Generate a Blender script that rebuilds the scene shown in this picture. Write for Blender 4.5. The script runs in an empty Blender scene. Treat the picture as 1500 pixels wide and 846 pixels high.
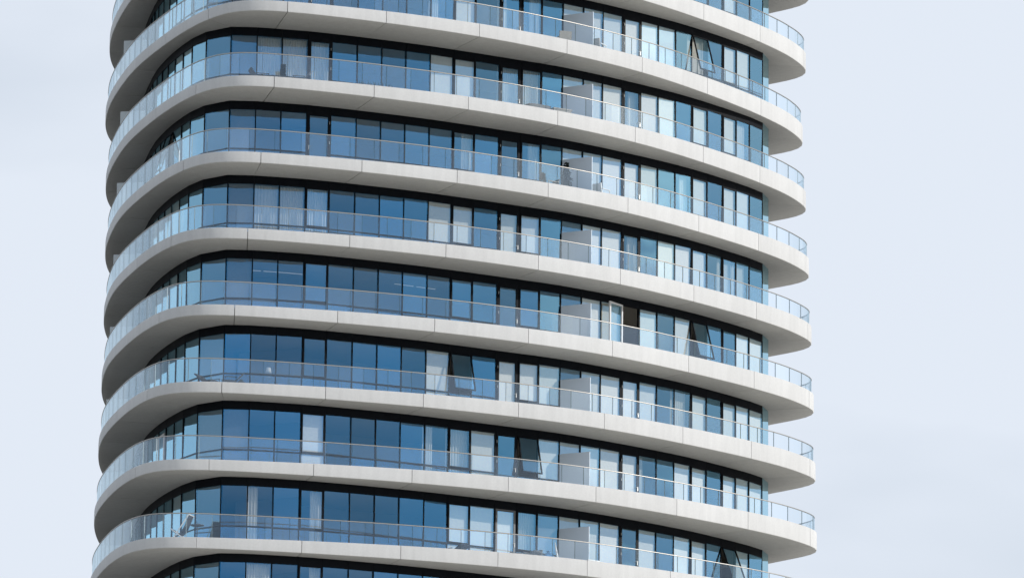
import bpy, math, random
import numpy as np
from mathutils import Matrix, Vector
random.seed(7)
scene = bpy.context.scene
C = scene.collection
R = math.radians

# ------------------------------------------------------------------ camera
CAM_Z = 1.7
pitch, roll = R(13.512), R(0.6445)
fw = Vector((0, math.cos(pitch), math.sin(pitch)))
up0 = Vector((0, -math.sin(pitch), math.cos(pitch)))
rt0 = Vector((1, 0, 0))
rt = math.cos(roll) * rt0 + math.sin(roll) * up0
up = -math.sin(roll) * rt0 + math.cos(roll) * up0
cam_data = bpy.data.cameras.new('camera')
cam = bpy.data.objects.new('camera', cam_data)
C.objects.link(cam)
cam_data.sensor_width = 36.0
cam_data.lens = 8800 / 1500 * 36.0
cam_data.clip_start = 1.0
cam_data.clip_end = 20000
m = Matrix((rt, up, -fw)).transposed().to_4x4()
m.translation = (0, -250, CAM_Z)
cam.matrix_world = m
scene.camera = cam

# ------------------------------------------------------------------ sky and sun
SUN_EL, SUN_AZ = R(19), R(103)          # azimuth clockwise from +Y
world = bpy.data.worlds.new('World')
scene.world = world
world.use_nodes = True
nt = world.node_tree
nt.nodes.clear()
out = nt.nodes.new('ShaderNodeOutputWorld')
bg = nt.nodes.new('ShaderNodeBackground')
sky = nt.nodes.new('ShaderNodeTexSky')
sky.sky_type = 'NISHITA'
sky.sun_disc = False
sky.sun_elevation = SUN_EL
sky.sun_rotation = SUN_AZ
sky.air_density = 1.0
sky.dust_density = 2.0
sky.ozone_density = 1.5
tc = nt.nodes.new('ShaderNodeTexCoord')
mp = nt.nodes.new('ShaderNodeMapping')
mp.inputs['Scale'].default_value = (1, 1, 2.6)
mp.inputs['Location'].default_value = (2.3, 2.3, 2.2)
cn = nt.nodes.new('ShaderNodeTexNoise')
cn.inputs['Scale'].default_value = 4.2
cn.inputs['Detail'].default_value = 5
cn.inputs['Roughness'].default_value = 0.5
cr = nt.nodes.new('ShaderNodeMapRange')
cr.inputs['From Min'].default_value = 0.36
cr.inputs['From Max'].default_value = 0.55
cr.inputs['To Min'].default_value = 0.68
cr.inputs['To Max'].default_value = 1.0
mx = nt.nodes.new('ShaderNodeMix')
mx.data_type = 'RGBA'
mx.inputs['B'].default_value = (6.0, 6.5, 7.25, 1)      # thin bright cloud veil
nt.links.new(tc.outputs['Generated'], mp.inputs['Vector'])
nt.links.new(mp.outputs['Vector'], cn.inputs['Vector'])
nt.links.new(cn.outputs['Fac'], cr.inputs['Value'])
nt.links.new(cr.outputs['Result'], mx.inputs['Factor'])
nt.links.new(sky.outputs['Color'], mx.inputs['A'])
nt.links.new(mx.outputs['Result'], bg.inputs['Color'])
bg.inputs['Strength'].default_value = 0.105
nt.links.new(bg.outputs['Background'], out.inputs['Surface'])

sd = bpy.data.lights.new('sun', 'SUN')
sd.energy = 2.2
sd.angle = R(0.53)
sd.color = (1.0, 0.975, 0.94)
sun = bpy.data.objects.new('sun', sd)
C.objects.link(sun)
sdir = Vector((math.sin(SUN_AZ) * math.cos(SUN_EL), math.cos(SUN_AZ) * math.cos(SUN_EL), math.sin(SUN_EL)))
sun.rotation_euler = sdir.to_track_quat('Z', 'Y').to_euler()
sun.location = (80, -80, 140)

vs = scene.view_settings
vs.view_transform = 'Standard'
vs.look = 'None'
vs.exposure = 0.28
vs.gamma = 1.0
vs.use_curve_mapping = False
scene.cycles.use_denoising = True
scene.cycles.max_bounces = 10
scene.cycles.diffuse_bounces = 5
scene.cycles.glossy_bounces = 5
scene.cycles.transmission_bounces = 6
scene.cycles.transparent_max_bounces = 24
scene.cycles.caustics_reflective = False
scene.cycles.caustics_refractive = False

# ------------------------------------------------------------------ materials
def mat(name):
    m = bpy.data.materials.new(name)
    m.use_nodes = True
    t = m.node_tree
    b = t.nodes['Principled BSDF']
    return m, t, b

def plain(name, col, rough=0.6, metal=0.0, var=0.0, scale=6.0, bump=0.0):
    m, t, b = mat(name)
    b.inputs['Base Color'].default_value = (*col, 1)
    b.inputs['Roughness'].default_value = rough
    b.inputs['Metallic'].default_value = metal
    if var > 0 or bump > 0:
        co = t.nodes.new('ShaderNodeTexCoord')
        n = t.nodes.new('ShaderNodeTexNoise')
        n.inputs['Scale'].default_value = scale
        n.inputs['Detail'].default_value = 5
        t.links.new(co.outputs['Object'], n.inputs['Vector'])
        if var > 0:
            r = t.nodes.new('ShaderNodeMapRange')
            r.inputs['From Min'].default_value = 0.12
            r.inputs['From Max'].default_value = 0.12
            r.inputs['To Min'].default_value = 1 - var
            r.inputs['To Max'].default_value = 1 + var
            t.links.new(n.outputs['Fac'], r.inputs['Value'])
            mu = t.nodes.new('ShaderNodeVectorMath')
            mu.operation = 'SCALE'
            mu.inputs[0].default_value = col
            t.links.new(r.outputs['Result'], mu.inputs['Scale'])
            t.links.new(mu.outputs['Vector'], b.inputs['Base Color'])
        if bump > 0:
            bu = t.nodes.new('ShaderNodeBump')
            bu.inputs['Strength'].default_value = bump
            bu.inputs['Distance'].default_value = 0.02
            t.links.new(n.outputs['Fac'], bu.inputs['Height'])
            t.links.new(bu.outputs['Normal'], b.inputs['Normal'])
    return m

def concrete():
    m, t, b = mat('pale_cast_concrete')
    N = t.nodes.new
    co = N('ShaderNodeTexCoord')
    oi = N('ShaderNodeObjectInfo')
    big = N('ShaderNodeTexNoise'); big.inputs['Scale'].default_value = 0.55; big.inputs['Detail'].default_value = 4
    fine = N('ShaderNodeTexNoise'); fine.inputs['Scale'].default_value = 14; fine.inputs['Detail'].default_value = 6
    mpn = N('ShaderNodeMapping'); mpn.inputs['Scale'].default_value = (2.2, 2.2, 0.3)
    drip = N('ShaderNodeTexNoise'); drip.inputs['Scale'].default_value = 1.6; drip.inputs['Detail'].default_value = 5
    for n in (big, fine):
        t.links.new(co.outputs['Object'], n.inputs['Vector'])
    t.links.new(co.outputs['Object'], mpn.inputs['Vector'])
    t.links.new(mpn.outputs['Vector'], drip.inputs['Vector'])
    def rng(src, a, b_, c, d):
        r = N('ShaderNodeMapRange')
        for k, v in zip(('From Min', 'From Max', 'To Min', 'To Max'), (a, b_, c, d)):
            r.inputs[k].default_value = v
        t.links.new(src, r.inputs['Value'])
        return r.outputs['Result']
    def mul(a, b_):
        q = N('ShaderNodeMath'); q.operation = 'MULTIPLY'
        t.links.new(a, q.inputs[0]); t.links.new(b_, q.inputs[1])
        return q.outputs[0]
    f = mul(rng(big.outputs['Fac'], .3, .7, .97, 1.025), rng(fine.outputs['Fac'], .3, .7, .965, 1.03))
    f = mul(f, rng(drip.outputs['Fac'], .35, .65, .955, 1.02))
    f = mul(f, rng(oi.outputs['Random'], 0, 1, .95, 1.03))
    v = N('ShaderNodeVectorMath'); v.operation = 'SCALE'
    v.inputs[0].default_value = (0.655, 0.653, 0.645)
    t.links.new(f, v.inputs['Scale'])
    t.links.new(v.outputs['Vector'], b.inputs['Base Color'])
    b.inputs['Roughness'].default_value = 0.62
    b.inputs['Specular IOR Level'].default_value = 0.12
    bu = N('ShaderNodeBump'); bu.inputs['Strength'].default_value = 0.12; bu.inputs['Distance'].default_value = 0.01
    t.links.new(fine.outputs['Fac'], bu.inputs['Height'])
    t.links.new(bu.outputs['Normal'], b.inputs['Normal'])
    return m

def coated_glass(name, refl, trans, edge=(0.46, 0.78, 0.90), rough=0.0, wave=0.0, vari=0.0, pow_=1.3):
    """clear pane with a coating: reflects one part of the light and lets the rest through"""
    m = bpy.data.materials.new(name)
    m.use_nodes = True
    t = m.node_tree
    t.nodes.clear()
    N = t.nodes.new
    o = N('ShaderNodeOutputMaterial')
    tr = N('ShaderNodeBsdfTransparent'); tr.inputs['Color'].default_value = (*trans, 1)
    gl = N('ShaderNodeBsdfGlossy'); gl.inputs['Roughness'].default_value = rough; gl.inputs['Color'].default_value = (*refl, 1)
    ge = N('ShaderNodeBsdfGlossy'); ge.inputs['Roughness'].default_value = rough; ge.inputs['Color'].default_value = (*edge, 1)
    ad = N('ShaderNodeAddShader')
    t.links.new(tr.outputs[0], ad.inputs[0]); t.links.new(gl.outputs[0], ad.inputs[1])
    lw = N('ShaderNodeLayerWeight'); lw.inputs['Blend'].default_value = 0.5
    pw = N('ShaderNodeMath'); pw.operation = 'POWER'; pw.inputs[1].default_value = pow_
    t.links.new(lw.outputs['Facing'], pw.inputs[0])
    mi = N('ShaderNodeMixShader')
    t.links.new(pw.outputs[0], mi.inputs['Fac'])
    t.links.new(ad.outputs[0], mi.inputs[1]); t.links.new(ge.outputs[0], mi.inputs[2])
    t.links.new(mi.outputs[0], o.inputs['Surface'])
    if vari > 0:
        oi = N('ShaderNodeObjectInfo')
        mr = N('ShaderNodeMapRange')
        mr.inputs['To Min'].default_value = 1 - vari; mr.inputs['To Max'].default_value = 1 + vari
        t.links.new(oi.outputs['Random'], mr.inputs['Value'])
        sc = N('ShaderNodeVectorMath'); sc.operation = 'SCALE'; sc.inputs[0].default_value = refl
        t.links.new(mr.outputs['Result'], sc.inputs['Scale'])
        t.links.new(sc.outputs['Vector'], gl.inputs['Color'])
    if wave > 0:
        co = N('ShaderNodeTexCoord')
        nz = N('ShaderNodeTexNoise'); nz.inputs['Scale'].default_value = 0.8; nz.inputs['Detail'].default_value = 1
        bu = N('ShaderNodeBump'); bu.inputs['Strength'].default_value = wave; bu.inputs['Distance'].default_value = 0.02
        t.links.new(co.outputs['Object'], nz.inputs['Vector'])
        t.links.new(nz.outputs['Fac'], bu.inputs['Height'])
        for g in (gl, ge):
            t.links.new(bu.outputs['Normal'], g.inputs['Normal'])
    return m

def cloth(name, col, transl=0.35):
    m = bpy.data.materials.new(name)
    m.use_nodes = True
    t = m.node_tree
    t.nodes.clear()
    N = t.nodes.new
    o = N('ShaderNodeOutputMaterial')
    d = N('ShaderNodeBsdfDiffuse'); tl = N('ShaderNodeBsdfTranslucent')
    w = N('ShaderNodeTexNoise'); w.inputs['Scale'].default_value = 9; w.inputs['Detail'].default_value = 3
    co = N('ShaderNodeTexCoord')
    t.links.new(co.outputs['Object'], w.inputs['Vector'])
    r = N('ShaderNodeMapRange'); r.inputs['To Min'].default_value = .88; r.inputs['To Max'].default_value = 1.1
    t.links.new(w.outputs['Fac'], r.inputs['Value'])
    v = N('ShaderNodeVectorMath'); v.operation = 'SCALE'; v.inputs[0].default_value = col
    t.links.new(r.outputs['Result'], v.inputs['Scale'])
    t.links.new(v.outputs['Vector'], d.inputs['Color']); t.links.new(v.outputs['Vector'], tl.inputs['Color'])
    mi = N('ShaderNodeMixShader'); mi.inputs['Fac'].default_value = transl
    t.links.new(d.outputs[0], mi.inputs[1]); t.links.new(tl.outputs[0], mi.inputs[2])
    t.links.new(mi.outputs[0], o.inputs['Surface'])
    return m

M = dict(
    concrete=concrete(),
    joint=plain('dark_joint_seal', (0.13, 0.13, 0.13), 0.95),
    deck=plain('balcony_deck_paving', (0.70, 0.68, 0.63), 0.85, var=.1, scale=3),
    frame=plain('dark_anodised_frame', (0.004, 0.006, 0.010), 0.5, 0.0, var=.15, scale=2),
    grey_frame=plain('mid_grey_frame', (0.13, 0.135, 0.14), 0.45, 0.2),
    white_frame=plain('white_frame', (0.78, 0.78, 0.78), 0.4),
    steel=plain('brushed_steel', (0.46, 0.44, 0.41), 0.40, 0.85),
    pane=coated_glass('blue_coated_pane', (0.015, 0.110, 0.232), (0.94, 0.92, 0.87), vari=.36, wave=.28),
    end=coated_glass('mirror_end_panel', (0.55, 0.58, 0.6), (0.2, 0.2, 0.2), wave=.02),
    rail=coated_glass('clear_rail_glass', (0.046, 0.058, 0.072), (0.965, 0.98, 0.985), edge=(0.70, 0.82, 0.88), pow_=3.2, vari=.3),
    rail_edge=plain('rail_glass_edge', (0.36, 0.46, 0.50), 0.25),
    interior=plain('interior_plaster', (0.34, 0.33, 0.32), 0.9),
    blind_white=cloth('white_roller_blind', (0.90, 0.90, 0.88), .08),
    blind_pale_cloud=cloth('pale_blind_and_cloud_reflection', (0.74, 0.75, 0.72), .15),  # sheer blinds, and pale sheets standing in for clouds reflected in panes
    blind_grey=cloth('grey_sheer_blind', (0.27, 0.28, 0.29), .3),
    curtain=cloth('pale_curtain_cloth', (0.74, 0.75, 0.72), .3),
    screen=plain('white_privacy_screen', (0.66, 0.75, 0.84), 0.45, var=.03, scale=2),
    frosted=plain('frosted_screen_glass', (0.62, 0.68, 0.70), 0.35),
    dark_wicker=plain('dark_grey_wicker', (0.055, 0.06, 0.07), 0.7, var=.3, scale=40),
    grey_cloth=plain('grey_cover_cloth', (0.17, 0.17, 0.17), 0.9, var=.15, scale=8),
    pale_wood=plain('weathered_wood', (0.42, 0.38, 0.32), 0.75, var=.15, scale=10),
    white_paint=plain('white_painted_metal', (0.75, 0.75, 0.74), 0.4),
    blue_bag=plain('blue_bag_cloth', (0.04, 0.20, 0.42), 0.7, var=.2, scale=9),
    pot=plain('dark_clay_pot', (0.07, 0.065, 0.06), 0.8),
    leaf=plain('conifer_needles', (0.035, 0.055, 0.035), 0.8, var=.4, scale=12),
    bark=plain('bark', (0.09, 0.07, 0.05), 0.9),
)
M['frame'].node_tree.nodes['Principled BSDF'].inputs['Specular IOR Level'].default_value = 0.12
mlamp, tl_, bl_ = mat('ceiling_lamp_glow')
bl_.inputs['Emission Color'].default_value = (1, .98, .93, 1)
bl_.inputs['Emission Strength'].default_value = 0.12
M['lamp'] = mlamp

# ------------------------------------------------------------------ helpers
class MB:
    def __init__(s): s.v = []; s.f = []; s.mi = []
    def box(s, x0, x1, y0, y1, z0, z1, mi=0, T=None):
        b = len(s.v)
        vs_ = [(x0, y0, z0), (x1, y0, z0), (x1, y1, z0), (x0, y1, z0), (x0, y0, z1), (x1, y0, z1), (x1, y1, z1), (x0, y1, z1)]
        if T is not None: vs_ = [tuple(T @ Vector(p)) for p in vs_]
        s.v += vs_
        for q in ((0, 3, 2, 1), (4, 5, 6, 7), (0, 1, 5, 4), (1, 2, 6, 5), (2, 3, 7, 6), (3, 0, 4, 7)):
            s.f.append(tuple(b + i for i in q)); s.mi.append(mi)
        return s
    def bar(s, a, b_, r, mi=0, n=6, r2=None):
        a, b_ = Vector(a), Vector(b_); d = (b_ - a).normalized(); r2 = r if r2 is None else r2
        u = d.orthogonal().normalized(); w = d.cross(u); k = len(s.v)
        for p, rr in ((a, r), (b_, r2)):
            for i in range(n):
                t = 2 * math.pi * i / n
                s.v.append(tuple(p + (u * math.cos(t) + w * math.sin(t)) * rr))
        for i in range(n):
            j = (i + 1) % n
            s.f.append((k + i, k + j, k + n + j, k + n + i)); s.mi.append(mi)
        s.f.append(tuple(k + i for i in reversed(range(n)))); s.mi.append(mi)
        s.f.append(tuple(k + n + i for i in range(n))); s.mi.append(mi)
        return s
    def lathe(s, prof, n=14, mi=0, c=(0, 0)):
        k = len(s.v)
        for r, z in prof:
            for i in range(n):
                t = 2 * math.pi * i / n
                s.v.append((c[0] + r * math.cos(t), c[1] + r * math.sin(t), z))
        for j in range(len(prof) - 1):
            for i in range(n):
                i2 = (i + 1) % n
                s.f.append((k + j * n + i, k + j * n + i2, k + (j + 1) * n + i2, k + (j + 1) * n + i)); s.mi.append(mi)
        s.f.append(tuple(k + i for i in reversed(range(n)))); s.mi.append(mi)
        e = k + (len(prof) - 1) * n
        s.f.append(tuple(e + i for i in range(n))); s.mi.append(mi)
        return s
    def mesh(s, name, mats, smooth=False):
        me = bpy.data.meshes.new(name)
        me.from_pydata(s.v, [], s.f)
        for x in mats: me.materials.append(M[x])
        me.polygons.foreach_set('material_index', s.mi)
        if smooth: me.polygons.foreach_set('use_smooth', [True] * len(s.f))
        me.update()
        return me

def link(name, me, parent=None, loc=(0, 0, 0), rz=0.0, rx=0.0):
    o = bpy.data.objects.new(name, me)
    C.objects.link(o)
    o.parent = parent
    o.location = loc
    o.rotation_euler = (rx, 0, rz)
    return o

def tag(o, label=None, cat=None, group=None, kind=None):
    for k, v in (('label', label), ('category', cat), ('group', group), ('kind', kind)):
        if v: o[k] = v
    return o

# ------------------------------------------------------------------ ground
gm = plain('city_ground', (0.16, 0.155, 0.14), 0.95, var=.25, scale=0.02)
me = bpy.data.meshes.new('ground')
me.from_pydata([(-6000, -6000, 0), (6000, -6000, 0), (6000, 9000, 0), (-6000, 9000, 0)], [], [(0, 1, 2, 3)])
me.materials.append(gm)
tag(link('ground', me), kind='structure')
me = bpy.data.meshes.new('bounce_sheet')
me.from_pydata([(-25, -190, .004), (260, -190, .004), (260, 140, .004), (-25, 140, .004)], [], [(0, 1, 2, 3)])  # unseen pale sheet, added to bounce light up onto the right-hand soffits
me.materials.append(plain('pale_bounce_surface', (0.72, 0.67, 0.58), 0.9, var=.08, scale=.3))
tag(link('bounce_ground', me), kind='structure')

# ------------------------------------------------------------------ tower plan
FH = 3.2                                   # storey height
H0 = 69.3007 + CAM_Z                       # underside of slab 0
CX, CY, TW = -6.5, 5.0, R(1.9)             # the slabs twist by 1.9 degrees a storey
COEF = np.array([14.2506, 1.8941, 0.8435, 0.0337, 0.8439, 1.5719, 0.5847, 0.3414, 0.02, -0.0073, 0.3763, 0.2591, 0.3407, 0.0942, 0.0418, -0.0668, 0.1495, 0.044, 0.1677, 0.0242, 0.0324, -0.0607, 0.054, -0.015, 0.0762, -0.0056, 0.0178, -0.0438, 0.0117, -0.0278, 0.0309, -0.0104, 0.004, -0.0282, -0.0062, -0.0226, 0.0068, -0.0076, -0.0038, -0.0145, -0.0125, -0.0136, -0.004, -0.0027, -0.0065, -0.0046, -0.0123, -0.0055, -0.0069, 0.0013, -0.0057, 0.0015, -0.009, -0.0001, -0.0057, 0.0035, -0.0033, 0.0042, -0.0049, 0.0024, -0.0031, 0.0039, -0.0007, 0.0045, -0.0014, 0.0027, -0.0006, 0.0029, 0.0012, 0.0033, 0.0009, 0.0019, 0.001, 0.0015, 0.0021, 0.0016, 0.0019, 0.0006, 0.0015, 0.0001, 0.0021, 0.0002, 0.0018, -0.0004, 0.0013, -0.0009, 0.0014, -0.0007, 0.0012])
DRIFT = np.array([-0.0766, -0.0782, 0.0288, 0.0858, 0.1645, -0.0763, 0.0035, -0.0319, -0.0287])
def edge_pt(ph, n):
    """points of slab n's outer edge at slab angles ph (radians)"""
    ph = np.atleast_1d(ph).astype(float)
    B = np.stack([np.ones_like(ph)] + [f(k * ph) for k in range(1, 45) for f in (np.cos, np.sin)], -1)
    n = abs(n)                             # the twist turns back above slab 0
    mm = min(6, n - 3)
    r = B @ COEF + (mm / 3) * (B[:, :9] @ DRIFT)
    th = ph - TW * (n - 3)
    return np.stack([CX + r * np.cos(th), CY + r * np.sin(th)], -1)
FA = np.radians([0, 7, 40, 90, 150, 200, 226, 240, 250, 256, 269, 287, 307, 325, 342, 355, 360])
FV = np.array([.79, .80, .74, .66, .56, .50, .485, .47, .452, .46, .522, .572, .635, .685, .735, .78, .79])
fg = np.interp(np.radians(np.arange(360)), FA, FV)
fg = sum(np.roll(fg, k) * math.exp(-(k / 8) ** 2) for k in range(-20, 21)) / sum(math.exp(-(k / 8) ** 2) for k in range(-20, 21))
def fascia_h(ph): return np.interp(np.degrees(np.mod(ph, 2 * np.pi)), np.arange(361), np.append(fg, fg[0]))

EDGES = [(-16.4, 5.2), (-16.27, 4.14), (-16.13, 3.09), (-15.96, 2.05), (-15.77, 1.0), (-15.58, -0.04), (-15.36, -1.07), (-15.08, -2.1), (-14.77, -3.11), (-14.42, -4.11), (-14.03, -5.1), (-13.6, -6.07), (-12.95, -7.14), (-11.87, -7.96), (-10.78, -7.91), (-9.73, -7.67), (-8.66, -7.4), (-7.67, -7.06), (-6.61, -6.65), (-5.59, -6.23), (-4.58, -5.8), (-3.56, -5.33), (-2.59, -4.83), (-1.66, -4.34), (-0.63, -3.78), (0.28, -3.28), (1.17, -2.8), (2.07, -2.26), (2.96, -1.63), (3.8, -1.0), (4.66, -0.31), (5.47, 0.36), (6.24, 1.02), (7.01, 1.72), (7.73, 2.43), (8.45, 3.21), (9.12, 3.98), (9.77, 4.75), (10.38, 5.52), (11.0, 6.46)]
K0 = 14                                    # index in EDGES of module 0
BACK = [(11.3, 7.5), (10.9, 9.2), (9.0, 11.2), (5.5, 13.2), (1, 15), (-4, 16.3), (-9, 16.3), (-13, 14.2), (-15.4, 10.8), (-16.3, 7.5)]
RING = np.array(EDGES + BACK)
def inset(poly, d):
    a = np.roll(poly, 1, 0); b = np.roll(poly, -1, 0)
    t = b - a; t /= np.linalg.norm(t, axis=1)[:, None]
    nrm = np.stack([-t[:, 1], t[:, 0]], -1)          # ring runs counter-clockwise: left is inward
    return poly + nrm * d
INNER = inset(RING, 0.16)
dense = []
for i in range(len(INNER)):
    a, b = INNER[i], INNER[(i + 1) % len(INNER)]
    for t in np.linspace(0, 1, 30, endpoint=False): dense.append(a + (b - a) * t)
dense = np.array(dense)
def to_glass(p):
    d = ((dense[None] - p[:, None]) ** 2).sum(-1)
    return dense[d.argmin(1)]

tower = bpy.data.objects.new('apartment_tower', None)
C.objects.link(tower)
tower.location = (-2.5, 5, 0)
tag(tower, 'tall apartment tower with twisting pale balcony slabs and blue glass storeys', 'building')
TO = Vector(tower.location)
def child(name, me, parent=None, loc=(0, 0, 0), rz=0.0, rx=0.0):
    """loc in world coordinates when the parent is the tower"""
    if parent is None:
        return link(name, me, tower, Vector(loc) - TO, rz, rx)
    return link(name, me, parent, loc, rz, rx)

# seams of the slab panels: slab angles, about 4.3 m apart
SEAM = [240.2, 253.4, 269.0, 287.2, 307.2, 325.6, 342.2, 355.2, 367.0, 381.0]
ph_d = np.radians(np.linspace(0, 360, 2881))
ed = edge_pt(ph_d, 3)
arc = np.concatenate([[0], np.cumsum(np.linalg.norm(np.diff(ed, axis=0), axis=1))])
s0 = np.interp(R(240.2), ph_d, arc)
LEFT = [math.degrees(np.interp(s0 - 4.33 * j, arc, ph_d)) for j in range(1, 6)]
SEAM = LEFT[::-1] + SEAM                    # about 150 deg ... 381 deg
GAP = 0.026

def slab_piece(n, a0, a1, seg, flat=False):
    """one cast panel: fascia, rounded lower lip, soffit to the glass; vertices about slab underside z = 0"""
    ph = np.linspace(a0, a1, seg + 1)
    e = edge_pt(ph, n)
    g = to_glass(e)
    d = g - e; L = np.linalg.norm(d, axis=1)[:, None]; d = d / L
    hf = fascia_h(ph)
    mb = MB()
    prof = lambda i: [(L[i, 0], 0), (.035, 0), (.024, .003), (.010, .010), (.003, .024), (0, .035), (0, hf[i] - .012), (.012, hf[i]), (.20, hf[i]), (.20, .09), (L[i, 0], .09)]
    for i in range(seg + 1):
        for u, z in prof(i):
            p = e[i] + d[i] * u
            mb.v.append((p[0], p[1], z))
    q = 11
    for i in range(seg):
        for j in range(q):
            j2 = (j + 1) % q
            mb.f.append((i * q + j, i * q + j2, (i + 1) * q + j2, (i + 1) * q + j)); mb.mi.append(0)
    mb.f.append(tuple(range(q))[::-1]); mb.mi.append(0)
    mb.f.append(tuple(seg * q + j for j in range(q))); mb.mi.append(0)
    return mb

def recenter(mb, n):
    vs_ = np.array(mb.v); c = vs_.mean(0); c[2] = 0
    mb.v = [tuple(p) for p in vs_ - c]
    return c

def smooth_by_angle(me, ang=35):
    me.polygons.foreach_set('use_smooth', [True] * len(me.polygons))
    me.set_sharp_from_angle(angle=R(ang))

def zb(n): return H0 - n * FH

for n in range(-3, 9):
    # floor plate: fills the inside of the panels, carries the deck
    ph = np.radians(np.linspace(0, 360, 180, endpoint=False))
    e = edge_pt(ph, n); g = to_glass(e)
    d = (g - e); L = np.linalg.norm(d, axis=1)[:, None]; d /= L
    ring = e + d * 0.06
    rim = e + d * 0.205
    mb = MB()
    for z, rr in ((0.10, ring), (0.34, ring)):
        mb.v += [(p[0], p[1], z) for p in rr]
    N_ = len(ring)
    for i in range(N_):
        mb.f.append((i, (i + 1) % N_, N_ + (i + 1) % N_, N_ + i)); mb.mi.append(0)
    mb.f.append(tuple(range(N_))[::-1]); mb.mi.append(1)
    mb.f.append(tuple(N_ + i for i in range(N_))); mb.mi.append(2)
    slab = child('balcony_slab', mb.mesh('balcony_slab', ['joint', 'interior', 'deck']), None, (0, 0, zb(n)))
    if n in (-3, 8):
        mb = slab_piece(n, 0, 2 * math.pi - 1e-4, 120)
        me = mb.mesh('slab_edge', ['concrete']); smooth_by_angle(me)
        child('slab_edge', me, slab)
        continue
    for i in range(len(SEAM) - 1):
        a0, a1 = R(SEAM[i]), R(SEAM[i + 1])
        # half a joint on each side
        ar = np.linalg.norm(edge_pt(np.array([a0]), n) - edge_pt(np.array([a1]), n))
        da = (a1 - a0) * GAP / 2 / max(ar, 1)
        mb = slab_piece(n, a0 + da, a1 - da, 10)
        c = recenter(mb, n)
        me = mb.mesh('slab_panel', ['concrete']); smooth_by_angle(me)
        child('slab_panel', me, slab, c)
    mb = slab_piece(n, R(SEAM[-1]) + .002, R(SEAM[0] + 360) - .002, 50)
    me = mb.mesh('rear_slab_edge', ['concrete']); smooth_by_angle(me)
    child('rear_slab_edge', me, slab)

# ------------------------------------------------------------------ balustrades
RAIL = 1.46
spare = MB()                                # narrow panels round the far left side
for n in range(-2, 8):
    bal = child('balustrade', None, None, (0, 0, zb(n)))
    def line(ph, off, n=n):
        e = edge_pt(ph, n); g = to_glass(e); d = g - e; d /= np.linalg.norm(d, axis=1)[:, None]
        return e + d * off
    # handrail
    ph = np.radians(np.linspace(SEAM[0], 410, 260))
    ln = line(ph, 0.11)
    mb = MB(); prof = [(-.024, 0), (-.017, .02), (0, .028), (.017, .02), (.024, 0), (.017, -.016), (-.017, -.016)]
    for i in range(len(ln)):
        t = ln[min(i + 1, len(ln) - 1)] - ln[max(i - 1, 0)]; t /= np.linalg.norm(t); nr = np.array([t[1], -t[0]])
        for u, z in prof:
            p = ln[i] + nr * u; mb.v.append((p[0], p[1], RAIL + z))
    q = len(prof)
    for i in range(len(ln) - 1):
        for j in range(q):
            j2 = (j + 1) % q
            mb.f.append((i * q + j, (i + 1) * q + j, (i + 1) * q + j2, i * q + j2)); mb.mi.append(0)
    me = mb.mesh('handrail', ['steel'], True)
    child('handrail', me, bal)
    # glass panels, four to a slab panel
    cuts = []
    ss = SEAM + [395, 410]
    for i in range(len(ss) - 1):
        for j in range(4): cuts.append(ss[i] + (ss[i + 1] - ss[i]) * (j + .5) / 4)
    for i in range(len(cuts) - 1):
        a0, a1 = R(cuts[i]), R(cuts[i + 1])
        w = np.linalg.norm(line(np.array([a0]), .11) - line(np.array([a1]), .11))
        da = (a1 - a0) * 0.011 / w
        seg = 3
        ph = np.linspace(a0 + da, a1 - da, seg + 1)
        po, pi_ = line(ph, 0.100), line(ph, 0.122)
        hz = fascia_h(ph)
        vis = 222 <= cuts[i] < 372
        mb = MB() if vis else spare
        k = len(mb.v)
        z0 = 0 if vis else zb(n)
        for j in range(seg + 1):
            for p, z in ((po[j], hz[j] - .04), (po[j], RAIL - .018), (pi_[j], RAIL - .018), (pi_[j], hz[j] - .04)):
                mb.v.append((p[0], p[1], z + z0))
        for j in range(seg):
            a = k + j * 4; b = a + 4
            mb.f.append((a, b, b + 1, a + 1)); mb.mi.append(0)
            mb.f.append((a + 1, b + 1, b + 2, a + 2)); mb.mi.append(1)
            mb.f.append((a + 3, a + 2, b + 2, b + 3)); mb.mi.append(0)
        b = k + seg * 4
        mb.f.append((k, k + 1, k + 2, k + 3)); mb.mi.append(1)
        mb.f.append((b, b + 3, b + 2, b + 1)); mb.mi.append(1)
        if vis:
            c = recenter(mb, n)
            child('glass_panel', mb.mesh('glass_panel', ['rail', 'rail_edge']), bal, c)
o = child('side_balustrade_glass', spare.mesh('side_balustrade_glass', ['rail', 'rail_edge']))
o['kind'] = 'stuff'

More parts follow.
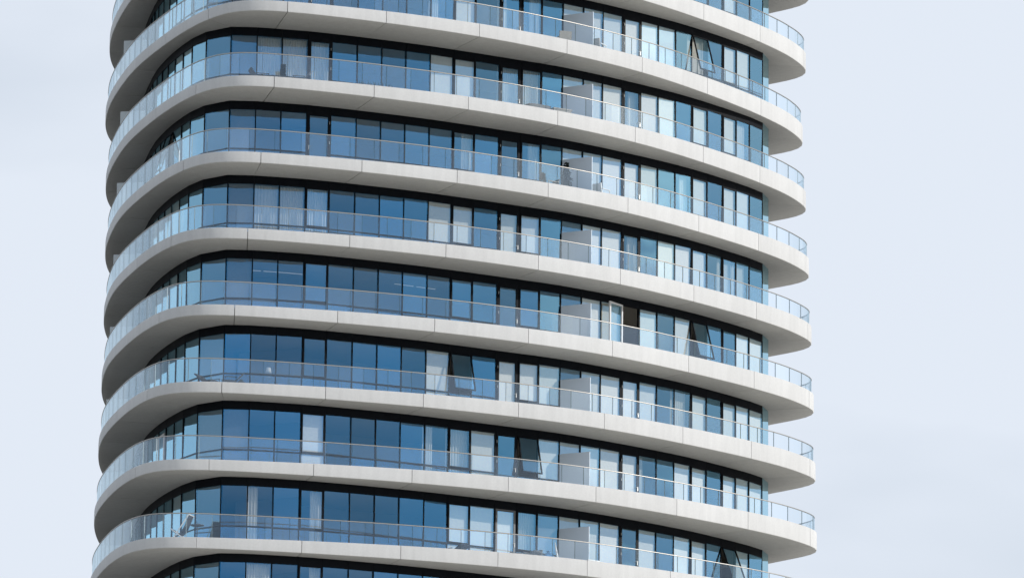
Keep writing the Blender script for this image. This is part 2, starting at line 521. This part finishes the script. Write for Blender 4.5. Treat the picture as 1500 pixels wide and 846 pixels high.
# ------------------------------------------------------------------ facade
WH = 2.85                                   # floor to soffit
HEAD, SILL0, SILL1 = 2.54, 0.765, 0.825
STATE = {                                   # what stands behind the windows, modules -3 ... 24; some pale blinds imitate reflected cloud
    -2: 'bbb' + 'b' * 22 + 'pbb',
    -1: 'bbb' + 'bbbbbbb' + 'lpb' + 'lrb' + 'ppp' + 'wwp' + 'bcb' + 'ppb',
    0: 'bbg' + 'ccc' + 'bbbb' + 'pp' + 'b' + 'ccb' + 'pp' + 'wrww' + 'bpb' + 'pcb',
    1: 'bbg' + 'bbb' + 'bbbb' + 'br' + 'b' + 'brb' + 'pp' + 'wwpb' + 'rpb' + 'ppb',
    2: 'bbg' + 'ccc' + 'bbbb' + 'pp' + 'b' + 'ppb' + 'gw' + 'wrbw' + 'wpb' + 'ccb',
    3: 'bbg' + 'bbb' + 'bbbb' + 'bb' + 'b' + 'bbb' + 'gw' + 'pbpb' + 'pbb' + 'bww',
    4: 'bgb' + 'bbb' + 'bbbb' + 'pb' + 'b' + 'wwp' + 'gp' + 'wwpb' + 'cpb' + 'pww',
    5: 'bgg' + 'bbp' + 'bbbb' + 'lc' + 'p' + 'bbp' + 'pp' + 'wwlb' + 'wwb' + 'www',
    6: 'bbb' + 'lbr' + 'bbbb' + 'bp' + 'p' + 'wcg' + 'pp' + 'wbpb' + 'wwb' + 'bpb',
    7: 'bbb' + 'cbr' + 'bbbb' + 'bb' + 'b' + 'bbb' + 'pp' + 'wbpb' + 'wwb' + 'bpb',
}
TILT = {(-1, 20), (3, 20), (4, 8), (5, 11), (6, 22), (1, -6)}
ORD = ['first', 'second', 'third', 'fourth', 'fifth', 'sixth', 'seventh', 'eighth', 'ninth', 'tenth', 'eleventh', 'twelfth', 'thirteenth', 'fourteenth', 'fifteenth', 'sixteenth', 'seventeenth', 'eighteenth', 'nineteenth', 'twentieth', 'twenty-first', 'twenty-second', 'twenty-third', 'twenty-fourth', 'twenty-fifth', 'twenty-sixth', 'twenty-seventh', 'twenty-eighth']
cache = {}
def shared(key, fn):
    if key not in cache: cache[key] = fn()
    return cache[key]

def rect_frame(mb, x0, x1, z0, z1, w, y0, y1):
    mb.box(x0, x0 + w, y0, y1, z0, z1); mb.box(x1 - w, x1, y0, y1, z0, z1)
    mb.box(x0 + w, x1 - w, y0, y1, z0, z0 + w); mb.box(x0 + w, x1 - w, y0, y1, z1 - w, z1)

def window_mesh(w, door):
    mb = MB(); a = w / 2 - .004; st = .040 if door else .021
    mb.box(-a, -a + st, -.11, .014, -.01, HEAD); mb.box(a - st, a, -.11, .014, -.01, HEAD)       # stiles
    mb.box(-a, a, -.11, .010, HEAD, WH + .02)                                                    # head panel
    mb.box(-a + st, a - st, -.10, .012, HEAD - .045, HEAD - .001)                                 # top rail
    mb.box(-a + st, a - st, -.10, .012, -.01, .07)                                                # bottom rail
    if not door: mb.box(-a + st, a - st, -.10, .012, SILL0, SILL1)                                # transom
    return mb.mesh('window', ['frame'])

def pane_mesh(x0, x1, z0, z1):
    mb = MB(); h = (z1 - z0) / 2; w = (x1 - x0) / 2
    # a single sheet of coated glass between its beads
    mb.v = [(-w, 0, -h), (w, 0, -h), (w, 0, h), (-w, 0, h)]; mb.f = [(0, 1, 2, 3)]; mb.mi = [0]
    return mb.mesh('pane', ['pane'])

def curtain_mesh(w, h, pitch_, amp):
    mb = MB(); n = max(12, int(w / pitch_ * 8))
    for i in range(n + 1):
        x = -w / 2 + w * i / n
        y = amp * math.sin(2 * math.pi * x / pitch_ + .6 * math.sin(3.1 * x)) + .3 * amp * math.sin(4.7 * math.pi * x / pitch_)
        for zz, s in ((0, 1.15), (h * .55, 1.0), (h * .97, .75), (h, .7)):
            mb.v.append((x * (1 if zz > h * .9 else 1.0), y * s, zz))
    for i in range(n):
        for j in range(3):
            a = i * 4 + j
            mb.f.append((a, a + 4, a + 5, a + 1)); mb.mi.append(0)
    return mb.mesh('curtain', ['curtain'], True)

def blind_mesh(w, kind, drop):
    mb = MB()
    mb.box(-w / 2, w / 2, -.004, .004, 2.46 - drop, 2.46)
    mb.bar((-w / 2, 0, 2.475), (w / 2, 0, 2.475), .028)
    mb.box(-w / 2, w / 2, -.012, .012, 2.46 - drop - .03, 2.46 - drop)
    return mb.mesh('roller_blind', [kind])

far = MB()                                   # windows of the far left side, a few pixels wide each
for n in range(-2, 8):
    zf = zb(n) - WH
    for ei in range(len(EDGES) - 1):
        k = ei - K0
        A, B = np.array(EDGES[ei]), np.array(EDGES[ei + 1])
        w = float(np.linalg.norm(B - A)); mid = (A + B) / 2
        t = (B - A) / w
        rz = math.atan2(t[1], t[0])          # local x along the facade, local -y outward
        rz += math.pi                        # turn so that +y points outward
        if n == -2 and k < 17 and k > -9: continue      # above the picture
        if n == 7 and k > 20: continue                  # below the picture
        if k < -9:
            T = Matrix.Translation((mid[0], mid[1], zf)) @ Matrix.Rotation(rz, 4, 'Z')
            a = w / 2 - .004
            for bx in ((-a, -a + .04, -.1, .035, 0, HEAD), (a - .04, a, -.1, .035, 0, HEAD), (-a, a, -.1, .02, HEAD, WH + .02), (-a + .04, a - .04, -.1, .03, SILL0, SILL1)):
                far.box(*bx, mi=0, T=T)
            far.box(-a + .04, a - .04, -.01, 0, 0, HEAD, mi=1, T=T)
            continue
        st = STATE[n][k + 3] if -3 <= k <= 24 else random.choice('bbbbbp')
        if k < -3 and st == 'c': st = 'p'
        door = k in (10, 16) or (k == 2 and n <= 1)
        sash = (not door) and (k in (8, 11, 20, 22) or (k == 2 and n > 1))
        tilt = (n, k) in TILT
        opened = (n, k) == (3, 16)
        wn = child('window', shared(('w', k, door), lambda: window_mesh(w, door)), None, (mid[0], mid[1], zf), rz)
        a = w / 2 - (.044 if door else .025)
        jit = lambda: (random.gauss(0, .009), random.gauss(0, .009))
        if door:
            fm = 'grey_frame' if (n, k) == (6, 10) else ('white_frame' if opened else 'frame')
            def leaf():
                mb = MB(); rect_frame(mb, -a + .004, a - .004, .075, HEAD - .05, .085, -.035, .03)
                return mb.mesh('door_leaf', [fm])
            hinge_left = k in (10, 16)       # as seen from outside
            lx = a if hinge_left else -a     # +x is on the viewer's left
            if opened:
                ang = R(-166)
                piv = Vector((a, .05, 0))
                rotm = Matrix.Rotation(ang, 4, 'Z')
                off = piv + rotm @ Vector((-a, 0, 0))
                child('door_leaf', shared(('leaf', k, fm), leaf), wn, off, ang)
                child('pane', shared(('dp', k), lambda: pane_mesh(-a + .085, a - .085, .16, HEAD - .13)), wn, (off.x, off.y, (.16 + HEAD - .13) / 2), ang)
            else:
                child('door_leaf', shared(('leaf', k, fm), leaf), wn)
                p = child('pane', shared(('dp', k), lambda: pane_mesh(-a + .085, a - .085, .16, HEAD - .13)), wn, (0, .01, (.16 + HEAD - .13) / 2))
                r_ = jit(); p.rotation_euler = (r_[0], 0, r_[1])
                mb = MB().box(-.012, .012, .05, .065, -.09, .09).bar((0, .06, .05), (0, .105, .05), .010).bar((0, .10, .05), (.11 if hinge_left else -.11, .10, .05), .010)
                child('door_handle', shared(('hd', hinge_left), lambda: mb.mesh('door_handle', ['steel'])), wn, (-(lx - .045 * (1 if lx > 0 else -1)), 0, 1.02))
            for zz in (.45, 1.30, 2.15):
                child('hinge', shared('hinge', lambda: MB().bar((0, .06, -.055), (0, .06, .055), .014).mesh('hinge', ['steel'])), wn, (lx - .012 * (1 if lx > 0 else -1), 0, zz))
        else:
            zc, hh = (SILL1 + HEAD - .045) / 2, (HEAD - .045 - SILL1) / 2
            p = child('pane', shared(('lp', k), lambda: pane_mesh(-a, a, .07, SILL0)), wn, (0, -.012, (.07 + SILL0) / 2))
            r_ = jit(); p.rotation_euler = (r_[0], 0, r_[1])
            if tilt or sash:
                ang = R(15.5 if (n, k) != (6, 22) else 22) if tilt else 0
                top = Vector((0, .03, HEAD - .05))
                def sash_fn():
                    mb = MB(); rect_frame(mb, -a + .003, a - .003, -2 * hh + .004, -.004, .05, -.03, .02)
                    return mb.mesh('sash', ['frame'])
                s_ = child('sash', shared(('sash', k), sash_fn), wn, top, 0, ang)
                q = top + Matrix.Rotation(ang, 4, 'X') @ Vector((0, -.01, -hh))
                child('pane', shared(('sp', k), lambda: pane_mesh(-a + .05, a - .05, -hh + .05, hh - .05)), wn, q, 0, ang)
            else:
                p = child('pane', shared(('up', k), lambda: pane_mesh(-a, a, -hh, hh)), wn, (0, -.012, zc))
                r_ = jit(); p.rotation_euler = (r_[0], 0, r_[1])
        if st in 'wpg':
            kind = {'w': 'blind_white', 'p': 'blind_pale_cloud', 'g': 'blind_grey'}[st]
            drop = random.choice([2.36, 2.36, 2.36, 1.9 + .3 * random.random()])
            child('roller_blind', blind_mesh(w - .055, kind, drop), wn, (0, -.075, 0))  # some pale ones are added in place of cloud reflections
        elif st in 'clr':
            cw = {'c': w - .06, 'l': w * .42, 'r': w * .45}[st]
            ox = {'c': 0, 'l': w / 2 - cw / 2 - .02, 'r': -w / 2 + cw / 2 + .02}[st]
            pos = Vector((mid[0], mid[1], zf + .05)) + Matrix.Rotation(rz, 3, 'Z') @ Vector((ox, -.28, 0))
            cu = link('curtain', curtain_mesh(cw, 2.45, .10 + .04 * random.random(), .028), None, pos, rz)
            look = {'c': 'pale pleated curtain filling', 'l': 'curtain at left of', 'r': 'curtain at right of'}[st]
            what = 'balcony door' if door else 'window'
            tag(cu, '%s %s window from the right end, %s storey from top' % (look, ORD[24 - k], ORD[n + 2]), 'curtain', 'curtains behind the windows')
    # end panel at the right corner and the plain rear wall
    A, B = np.array(EDGES[-1]), np.array(BACK[0])
    w = float(np.linalg.norm(B - A)); mid = (A + B) / 2
    rz = math.atan2(*(B - A)[::-1]) + math.pi
    child('end_panel', shared('endp', lambda: MB().box(-w / 2 + .01, w / 2, -.06, .0, -.01, WH + .02).mesh('end_panel', ['end'])), None, (mid[0], mid[1], zf), rz)
    mb = MB(); bk = BACK + [EDGES[0]]
    for i in range(len(bk) - 1):
        p, q_ = bk[i], bk[i + 1]; kk = len(mb.v)
        mb.v += [(*p, -.01), (*q_, -.01), (*q_, WH + .02), (*p, WH + .02)]
        mb.f.append((kk, kk + 1, kk + 2, kk + 3)); mb.mi.append(0)
    child('rear_wall', shared('rear', lambda: mb.mesh('rear_wall', ['frame'])), None, (0, 0, zf))
o = child('side_window_band', far.mesh('side_window_band', ['frame', 'pane']))
o['kind'] = 'stuff'

# core wall inside the flats
core = inset(RING, 5.5)
mb = MB(); z0, z1 = zb(8) - 2, zb(-3) + .2
for i in range(len(core)):
    mb.v += [(core[i][0], core[i][1], z0), (core[i][0], core[i][1], z1)]
for i in range(len(core)):
    j = (i + 1) % len(core); mb.f.append((2 * i, 2 * j, 2 * j + 1, 2 * i + 1)); mb.mi.append(0)
child('core_wall', mb.mesh('core_wall', ['interior']))

# storeys below the picture, down to the ground, and two above it
def plain_storeys(name, n0, n1, cap):
    mb = MB()
    for n in range(n0, n1):
        z = zb(n); ph = np.radians(np.linspace(0, 360, 72, endpoint=False)); e = edge_pt(ph, n)
        kk = len(mb.v)
        mb.v += [(p[0], p[1], z) for p in e] + [(p[0], p[1], z + .55) for p in e]
        for i in range(72):
            j = (i + 1) % 72; mb.f.append((kk + i, kk + j, kk + 72 + j, kk + 72 + i)); mb.mi.append(0)
        mb.f.append(tuple(kk + i for i in reversed(range(72)))); mb.mi.append(0)
        mb.f.append(tuple(kk + 72 + i for i in range(72))); mb.mi.append(0)
    zt, zl = zb(n0) + (0 if not cap else .3), max(zb(n1 - 1) - (0 if cap else FH), 0)
    if not cap: zl = 0
    kk = len(mb.v); Nn = len(RING)
    for p in RING: mb.v += [(p[0], p[1], zl), (p[0], p[1], zt)]
    for i in range(Nn):
        j = (i + 1) % Nn; mb.f.append((kk + 2 * i, kk + 2 * j, kk + 2 * j + 1, kk + 2 * i + 1)); mb.mi.append(1)
    return child(name, mb.mesh(name, ['concrete', 'frame']))
plain_storeys('lower_storeys', 9, 22, False)
plain_storeys('upper_storeys', -6, -3, True)

# privacy screens on the balconies
for n in range(-2, 8):
    zf = zb(n) - WH
    a, b = Vector((2.10, -2.30, 0)), Vector((3.35, -2.91, 0))
    d = b - a
    me = shared('ps', lambda: MB().box(0, d.length, -.03, .03, -.02, 1.94).mesh('privacy_screen', ['screen']))
    child('privacy_screen', me, None, (a.x, a.y, zf), math.atan2(d.y, d.x))
    if n < 7:
        a, b = Vector((-16.02, 2.25, 0)), Vector((-17.12 - .068 * n, 2.48, 0)); d = b - a
        child('privacy_screen', MB().box(.03, d.length, -.02, .02, -.02, 1.94).mesh('privacy_screen', ['frosted']), None, (a.x, a.y, zf), math.atan2(d.y, d.x))

# open casement on the left side, storey of row 5
p = Vector((-14.77, -3.11, zb(5) - WH)); 
lf = MB(); rect_frame(lf, 0, .95, .08, 2.3, .09, -.03, .03)
child('casement', lf.mesh('casement', ['white_frame']), None, p, R(-72))
q_ = p + Matrix.Rotation(R(-72), 3, 'Z') @ Vector((.475, 0, 1.19))
child('pane', pane_mesh(-.385, .385, -1.02, 1.02), None, q_, R(-72))

# ceiling strip lamps in the flat of row 3
for (k, dd) in ((0, 3.4), (1, 3.4), (2, 3.4), (7, 3.3), (8, 3.3)):
    A, B = np.array(EDGES[k + K0]), np.array(EDGES[k + K0 + 1]); t = (B - A) / np.linalg.norm(B - A)
    mid = (A + B) / 2 + np.array([-t[1], t[0]]) * dd
    child('ceiling_lamp', shared('lampm', lambda: MB().box(-.45, .45, -.012, .012, -.06, -.03).mesh('ceiling_lamp', ['lamp'])), None, (mid[0], mid[1], zb(3) + .02), math.atan2(t[1], t[0]))

# ------------------------------------------------------------------ things on the balconies
DECK = 0.345
def thing(name, label, cat, n, x, y, deg, group=None, dz=0.0):
    o = link(name, None, None, (x, y, zb(n) + DECK + dz), R(deg))
    return tag(o, label, cat, group)

def arm_chair(root, m_frame, m_seat, back=.55, recl=12):
    link('seat', MB().box(-.27, .27, -.26, .26, .36, .43).mesh('seat', [m_seat]), root)
    T = Matrix.Translation((0, .25, .42)) @ Matrix.Rotation(R(-recl), 4, 'X')
    link('backrest', MB().box(-.27, .27, -.03, .03, 0, back, T=T).mesh('backrest', [m_seat]), root)
    if recl > 20: root.scale = (1.1, 1.0, .68)
    for sx in (-1, 1):
        for sy in (-1, 1):
            link('leg', MB().bar((sx * .25, sy * .23, .37), (sx * .27, sy * .27, 0), .02).mesh('leg', [m_frame]), root)
        link('armrest', MB().box(sx * .29 - .025, sx * .29 + .025, -.25, .27, .60, .63).bar((sx * .29, -.22, .60), (sx * .27, -.22, .38), .016).mesh('armrest', [m_frame]), root)

def low_table(root, mt, w=.8, d=.5, h=.42):
    link('table_top', MB().box(-w / 2, w / 2, -d / 2, d / 2, h - .04, h).mesh('table_top', [mt]), root)
    for sx in (-1, 1):
        for sy in (-1, 1):
            link('leg', MB().bar((sx * (w / 2 - .05), sy * (d / 2 - .05), h - .04), (sx * (w / 2 - .04), sy * (d / 2 - .04), 0), .02).mesh('leg', [mt]), root)

G1 = 'seats on the balconies'
t = thing('lounge_chair', 'dark lounge chair left of the low table beside full curtains', 'chair', 1, -10.50, -9.2, 102, G1); arm_chair(t, 'dark_wicker', 'dark_wicker', .6, 25)
t = thing('lounge_chair', 'dark lounge chair right of the low table beside full curtains', 'chair', 1, -9.05, -8.86, 284, G1); arm_chair(t, 'dark_wicker', 'dark_wicker', .6, 25)
t = thing('low_table', 'dark low table between two lounge chairs by curtained windows', 'table', 1, -9.81, -9.06, 13); low_table(t, 'dark_wicker', .75, .45, .40)

def pot_plant(root, h, r, layers, seed):
    rnd = random.Random(seed)
    link('pot', MB().lathe([(.13, 0), (.18, .26), (.19, .30), (.17, .30), (.16, .27)], 14).mesh('pot', ['pot']), root)
    link('trunk', MB().bar((0, 0, .25), (0, 0, h * .96), .022, r2=.006).mesh('trunk', ['bark']), root)
    mb = MB()
    for i in range(layers):
        f = i / (layers - 1); z = .38 + (h - .42) * f
        rr = r * (1 - .9 * f) * rnd.uniform(.75, 1.15)
        for j in range(int(10 - 4 * f)):
            an = rnd.uniform(0, 6.28); L = rr * rnd.uniform(.7, 1.1)
            d = Vector((math.cos(an), math.sin(an), 0)); e = Vector((-d.y, d.x, 0)); base = Vector((0, 0, z + .05)); tip = base + d * L + Vector((0, 0, -.05 - .2 * L))
            for s in range(7):
                u = (s + .6) / 7; c_ = base.lerp(tip, u); wd = .10 * (1.15 - u) + .03
                for sg in (-1, 1):
                    kk = len(mb.v); o_ = rnd.uniform(-.03, .03)
                    mb.v += [tuple(c_), tuple(c_ + e * sg * wd + d * .05 + Vector((0, 0, o_))), tuple(c_ + d * .09 + e * sg * wd * .3 + Vector((0, 0, o_ - .02)))]
                    mb.f.append((kk, kk + 1, kk + 2)); mb.mi.append(0)
    link('crown', mb.mesh('crown', ['leaf']), root)
t = thing('potted_conifer', 'dark potted conifer standing before the white privacy screen', 'plant', 2, 2.25, -3.25, 0); pot_plant(t, 1.55, .38, 14, 3)
t = thing('slim_conifer', 'slim dark potted shrub behind the lounge chairs and low table', 'plant', 1, -9.66, -8.2, 0); pot_plant(t, 1.15, .15, 12, 5)

t = thing('planter_trough', 'long dark planter trough with low plants behind glass balustrade', 'planter', 1, -5.84, -7.6, 23)
link('trough', MB().box(-.8, .8, -.15, .15, 0, .36).box(-.82, .82, -.17, .17, .36, .39).mesh('trough', ['dark_wicker']), t)
rnd = random.Random(4); mb = MB()
for i in range(130):
    x, y = rnd.uniform(-.76, .76), rnd.uniform(-.12, .12); a = rnd.uniform(0, 6.28); h_ = rnd.uniform(.08, .26); kk = len(mb.v)
    mb.v += [(x - .02 * math.cos(a), y - .02 * math.sin(a), .37), (x + .02 * math.cos(a), y + .02 * math.sin(a), .37), (x + rnd.uniform(-.1, .1), y + rnd.uniform(-.06, .06), .39 + h_)]
    mb.f.append((kk, kk + 1, kk + 2)); mb.mi.append(0)
link('foliage', mb.mesh('foliage', ['leaf']), t)

t = thing('covered_table', 'grey cloth covered table beside the pale storage box', 'table', 1, .95, -4.0, 28)
mb = MB(); nn = 24
for z, w_, d_, rp in ((0, .66, .42, .04), (.35, .62, .39, .03), (.62, .58, .36, .008), (.66, .50, .30, 0), (.74, .05, .03, 0)):
    for i in range(nn):
        an = 2 * math.pi * i / nn; c_, s_ = math.cos(an), math.sin(an); sq = 1 / max(abs(c_), abs(s_)) ** .75
        mb.v.append(((w_ + rp * math.sin(5 * an * 2)) * c_ * sq, (d_ + rp * math.sin(5 * an * 2)) * s_ * sq, z))
for j in range(4):
    for i in range(nn):
        i2 = (i + 1) % nn; mb.f.append((j * nn + i, j * nn + i2, (j + 1) * nn + i2, (j + 1) * nn + i)); mb.mi.append(0)
mb.f.append(tuple(4 * nn + i for i in range(nn))); mb.mi.append(0)
link('cover', mb.mesh('cover', ['grey_cloth'], True), t)
t = thing('storage_box', 'pale wooden storage box beside the grey covered table', 'box', 1, 1.95, -3.75, 28)
link('body', MB().box(-.42, .42, -.25, .25, .03, .50).mesh('body', ['pale_wood']), t)
link('lid', MB().box(-.45, .45, -.28, .28, .50, .56).mesh('lid', ['pale_wood']), t)

t = thing('garden_chair', 'pale garden chair before privacy screen on uppermost full balcony', 'chair', 0, 2.05, -3.35, 200, G1); arm_chair(t, 'pale_wood', 'pale_wood', .45)
t = thing('garden_chair', 'pale grey garden chair right of privacy screen on uppermost full balcony', 'chair', 0, 3.55, -2.35, 150, G1); arm_chair(t, 'white_paint', 'pale_wood', .42)
t = thing('low_table', 'wooden low table left of the potted conifer', 'table', 2, .98, -4.0, 28); low_table(t, 'pale_wood', .7, .5, .45)
t = thing('garden_chair', 'wooden chair just left of the potted conifer', 'chair', 2, 1.55, -3.55, 300, G1); arm_chair(t, 'pale_wood', 'dark_wicker', .35)
t = thing('garden_chair', 'white chair right of the potted conifer', 'chair', 2, 3.75, -2.3, 140, G1); arm_chair(t, 'white_paint', 'white_paint', .45)
t = thing('recliner', 'dark reclining chair on the left rounded corner balcony', 'chair', 5, -12.35, -8.75, 60, G1); arm_chair(t, 'dark_wicker', 'dark_wicker', .62, 38)
t = thing('recliner', 'second dark recliner beside the corner recliner', 'chair', 5, -11.60, -8.75, 285, G1); arm_chair(t, 'dark_wicker', 'dark_wicker', .62, 34)

t = thing('deck_chair', 'white framed deck chair with dark sling by left rounded corner', 'chair', 7, -13.43, -8.0, 250, G1)
for sx in (-1, 1):
    link('leg', MB().bar((sx * .27, -.42, 0), (sx * .27, .40, 1.18), .024).mesh('leg', ['white_paint']), t)
    link('leg', MB().bar((sx * .30, .45, 0), (sx * .30, -.38, .62), .024).mesh('leg', ['white_paint']), t)
link('crossbar', MB().bar((-.27, .40, 1.18), (.27, .40, 1.18), .022).bar((-.30, -.38, .62), (.30, -.38, .62), .022).mesh('crossbar', ['white_paint']), t)
mb = MB()
for i in range(9):
    u = i / 8; y = .40 - .78 * u; z = 1.18 - .56 * u - .62 * math.sin(math.pi * u) * .75
    mb.v += [(-.25, y, z), (.25, y, z), (-.25, y, z - .015), (.25, y, z - .015)]
for i in range(8):
    a = i * 4; mb.f += [(a, a + 1, a + 5, a + 4), (a + 2, a + 6, a + 7, a + 3), (a, a + 4, a + 6, a + 2), (a + 1, a + 3, a + 7, a + 5)]; mb.mi += [0] * 4
link('sling', mb.mesh('sling', ['dark_wicker'], True), t)
t = thing('bistro_table', 'small round dark table on one post beside the deck chair', 'table', 7, -12.80, -8.15, 0)
link('table_top', MB().lathe([(.05, .70), (.28, .755), (.28, .78), (.0001, .78)], 20).mesh('table_top', ['dark_wicker']), t)
link('post', MB().bar((0, 0, .03), (0, 0, .71), .022).mesh('post', ['dark_wicker']), t)
link('base', MB().lathe([(.2, 0), (.2, .02), (.03, .05)], 18).mesh('base', ['dark_wicker']), t)

t = thing('recliner', 'dark low recliner left of the grey framed balcony door', 'chair', 7, -2.35, -5.35, 230, G1); arm_chair(t, 'dark_wicker', 'dark_wicker', .6, 50)
t = thing('low_table', 'grey low table right of the grey framed balcony door', 'table', 7, .30, -4.25, 29); low_table(t, 'grey_cloth', .8, .5, .48)
t = thing('garden_chair', 'grey chair between the grey low table and blue bag', 'chair', 7, .98, -3.98, 320, G1); arm_chair(t, 'grey_frame', 'grey_cloth', .32)

def lumpy(w_, d_, h_, seed, nz=6, nr=18):
    rnd = random.Random(seed); mb = MB(); offs = [rnd.uniform(.8, 1.15) for _ in range(nr)]
    for j in range(nz):
        f = j / (nz - 1); r = math.sin(math.pi * (.22 + .72 * f)) ** .7
        for i in range(nr):
            an = 2 * math.pi * i / nr
            mb.v.append((w_ * r * math.cos(an) * offs[i] ** (1 + f), d_ * r * math.sin(an) * offs[(i * 5) % nr], h_ * f * (1 + .08 * math.sin(3 * an + seed))))
    for j in range(nz - 1):
        for i in range(nr):
            i2 = (i + 1) % nr; mb.f.append((j * nr + i, j * nr + i2, (j + 1) * nr + i2, (j + 1) * nr + i)); mb.mi.append(0)
    mb.f.append(tuple(range(nr))[::-1]); mb.mi.append(0); mb.f.append(tuple((nz - 1) * nr + i for i in range(nr))); mb.mi.append(0)
    return mb
t = thing('blue_bag', 'crumpled bright blue bag on the lowest balcony', 'bag', 7, 1.62, -3.66, 28)
link('body', lumpy(.38, .26, .62, 2).mesh('body', ['blue_bag'], True), t)
link('knot', MB().bar((0, 0, .58), (.05, .02, .72), .05, r2=.09).mesh('knot', ['blue_bag'], True), t)
t = thing('cushion_heap', 'dark grey cushion heap right of the blue bag', 'cushion', 7, 2.55, -3.30, 32)
for q, (ox, oz, rr) in enumerate(((-.06, 0, 0), (.05, .22, 20))):
    link('cushion', lumpy(.36, .27, .24, 7 + q).mesh('cushion', ['grey_cloth'], True), t, (ox, 0, oz), R(rr))
t = thing('closed_parasol', 'closed white parasol leaning between blue bag and cushion heap', 'parasol', 7, 2.10, -3.42, 0)
t.rotation_euler = (R(4), R(-9), 0)
link('pole', MB().bar((0, 0, 0), (0, 0, 1.15), .014).mesh('pole', ['white_paint']), t)
link('canopy', MB().lathe([(.02, .22), (.055, .28), (.05, .6), (.02, 1.05)], 10).mesh('canopy', ['white_paint'], True), t)
t = thing('low_table', 'small white table right of the dark cushion heap', 'table', 7, 3.45, -2.85, 35); low_table(t, 'white_paint', .62, .42, .50)
link('shelf', MB().box(-.26, .26, -.17, .17, .16, .19).mesh('shelf', ['white_paint']), t)

# a lamp on a sill inside row 4
t = thing('table_lamp', 'white table lamp on the sill behind left corner windows', 'lamp', 5, -10.05, -7.25, 0, dz=.80)
link('shade', MB().lathe([(.13, .20), (.09, .42)], 16).mesh('shade', ['white_paint'], True), t)
link('stem', MB().bar((0, 0, .02), (0, 0, .3), .015).mesh('stem', ['pale_wood']), t)
link('base', MB().lathe([(.08, 0), (.07, .03)], 14).mesh('base', ['pale_wood']), t)
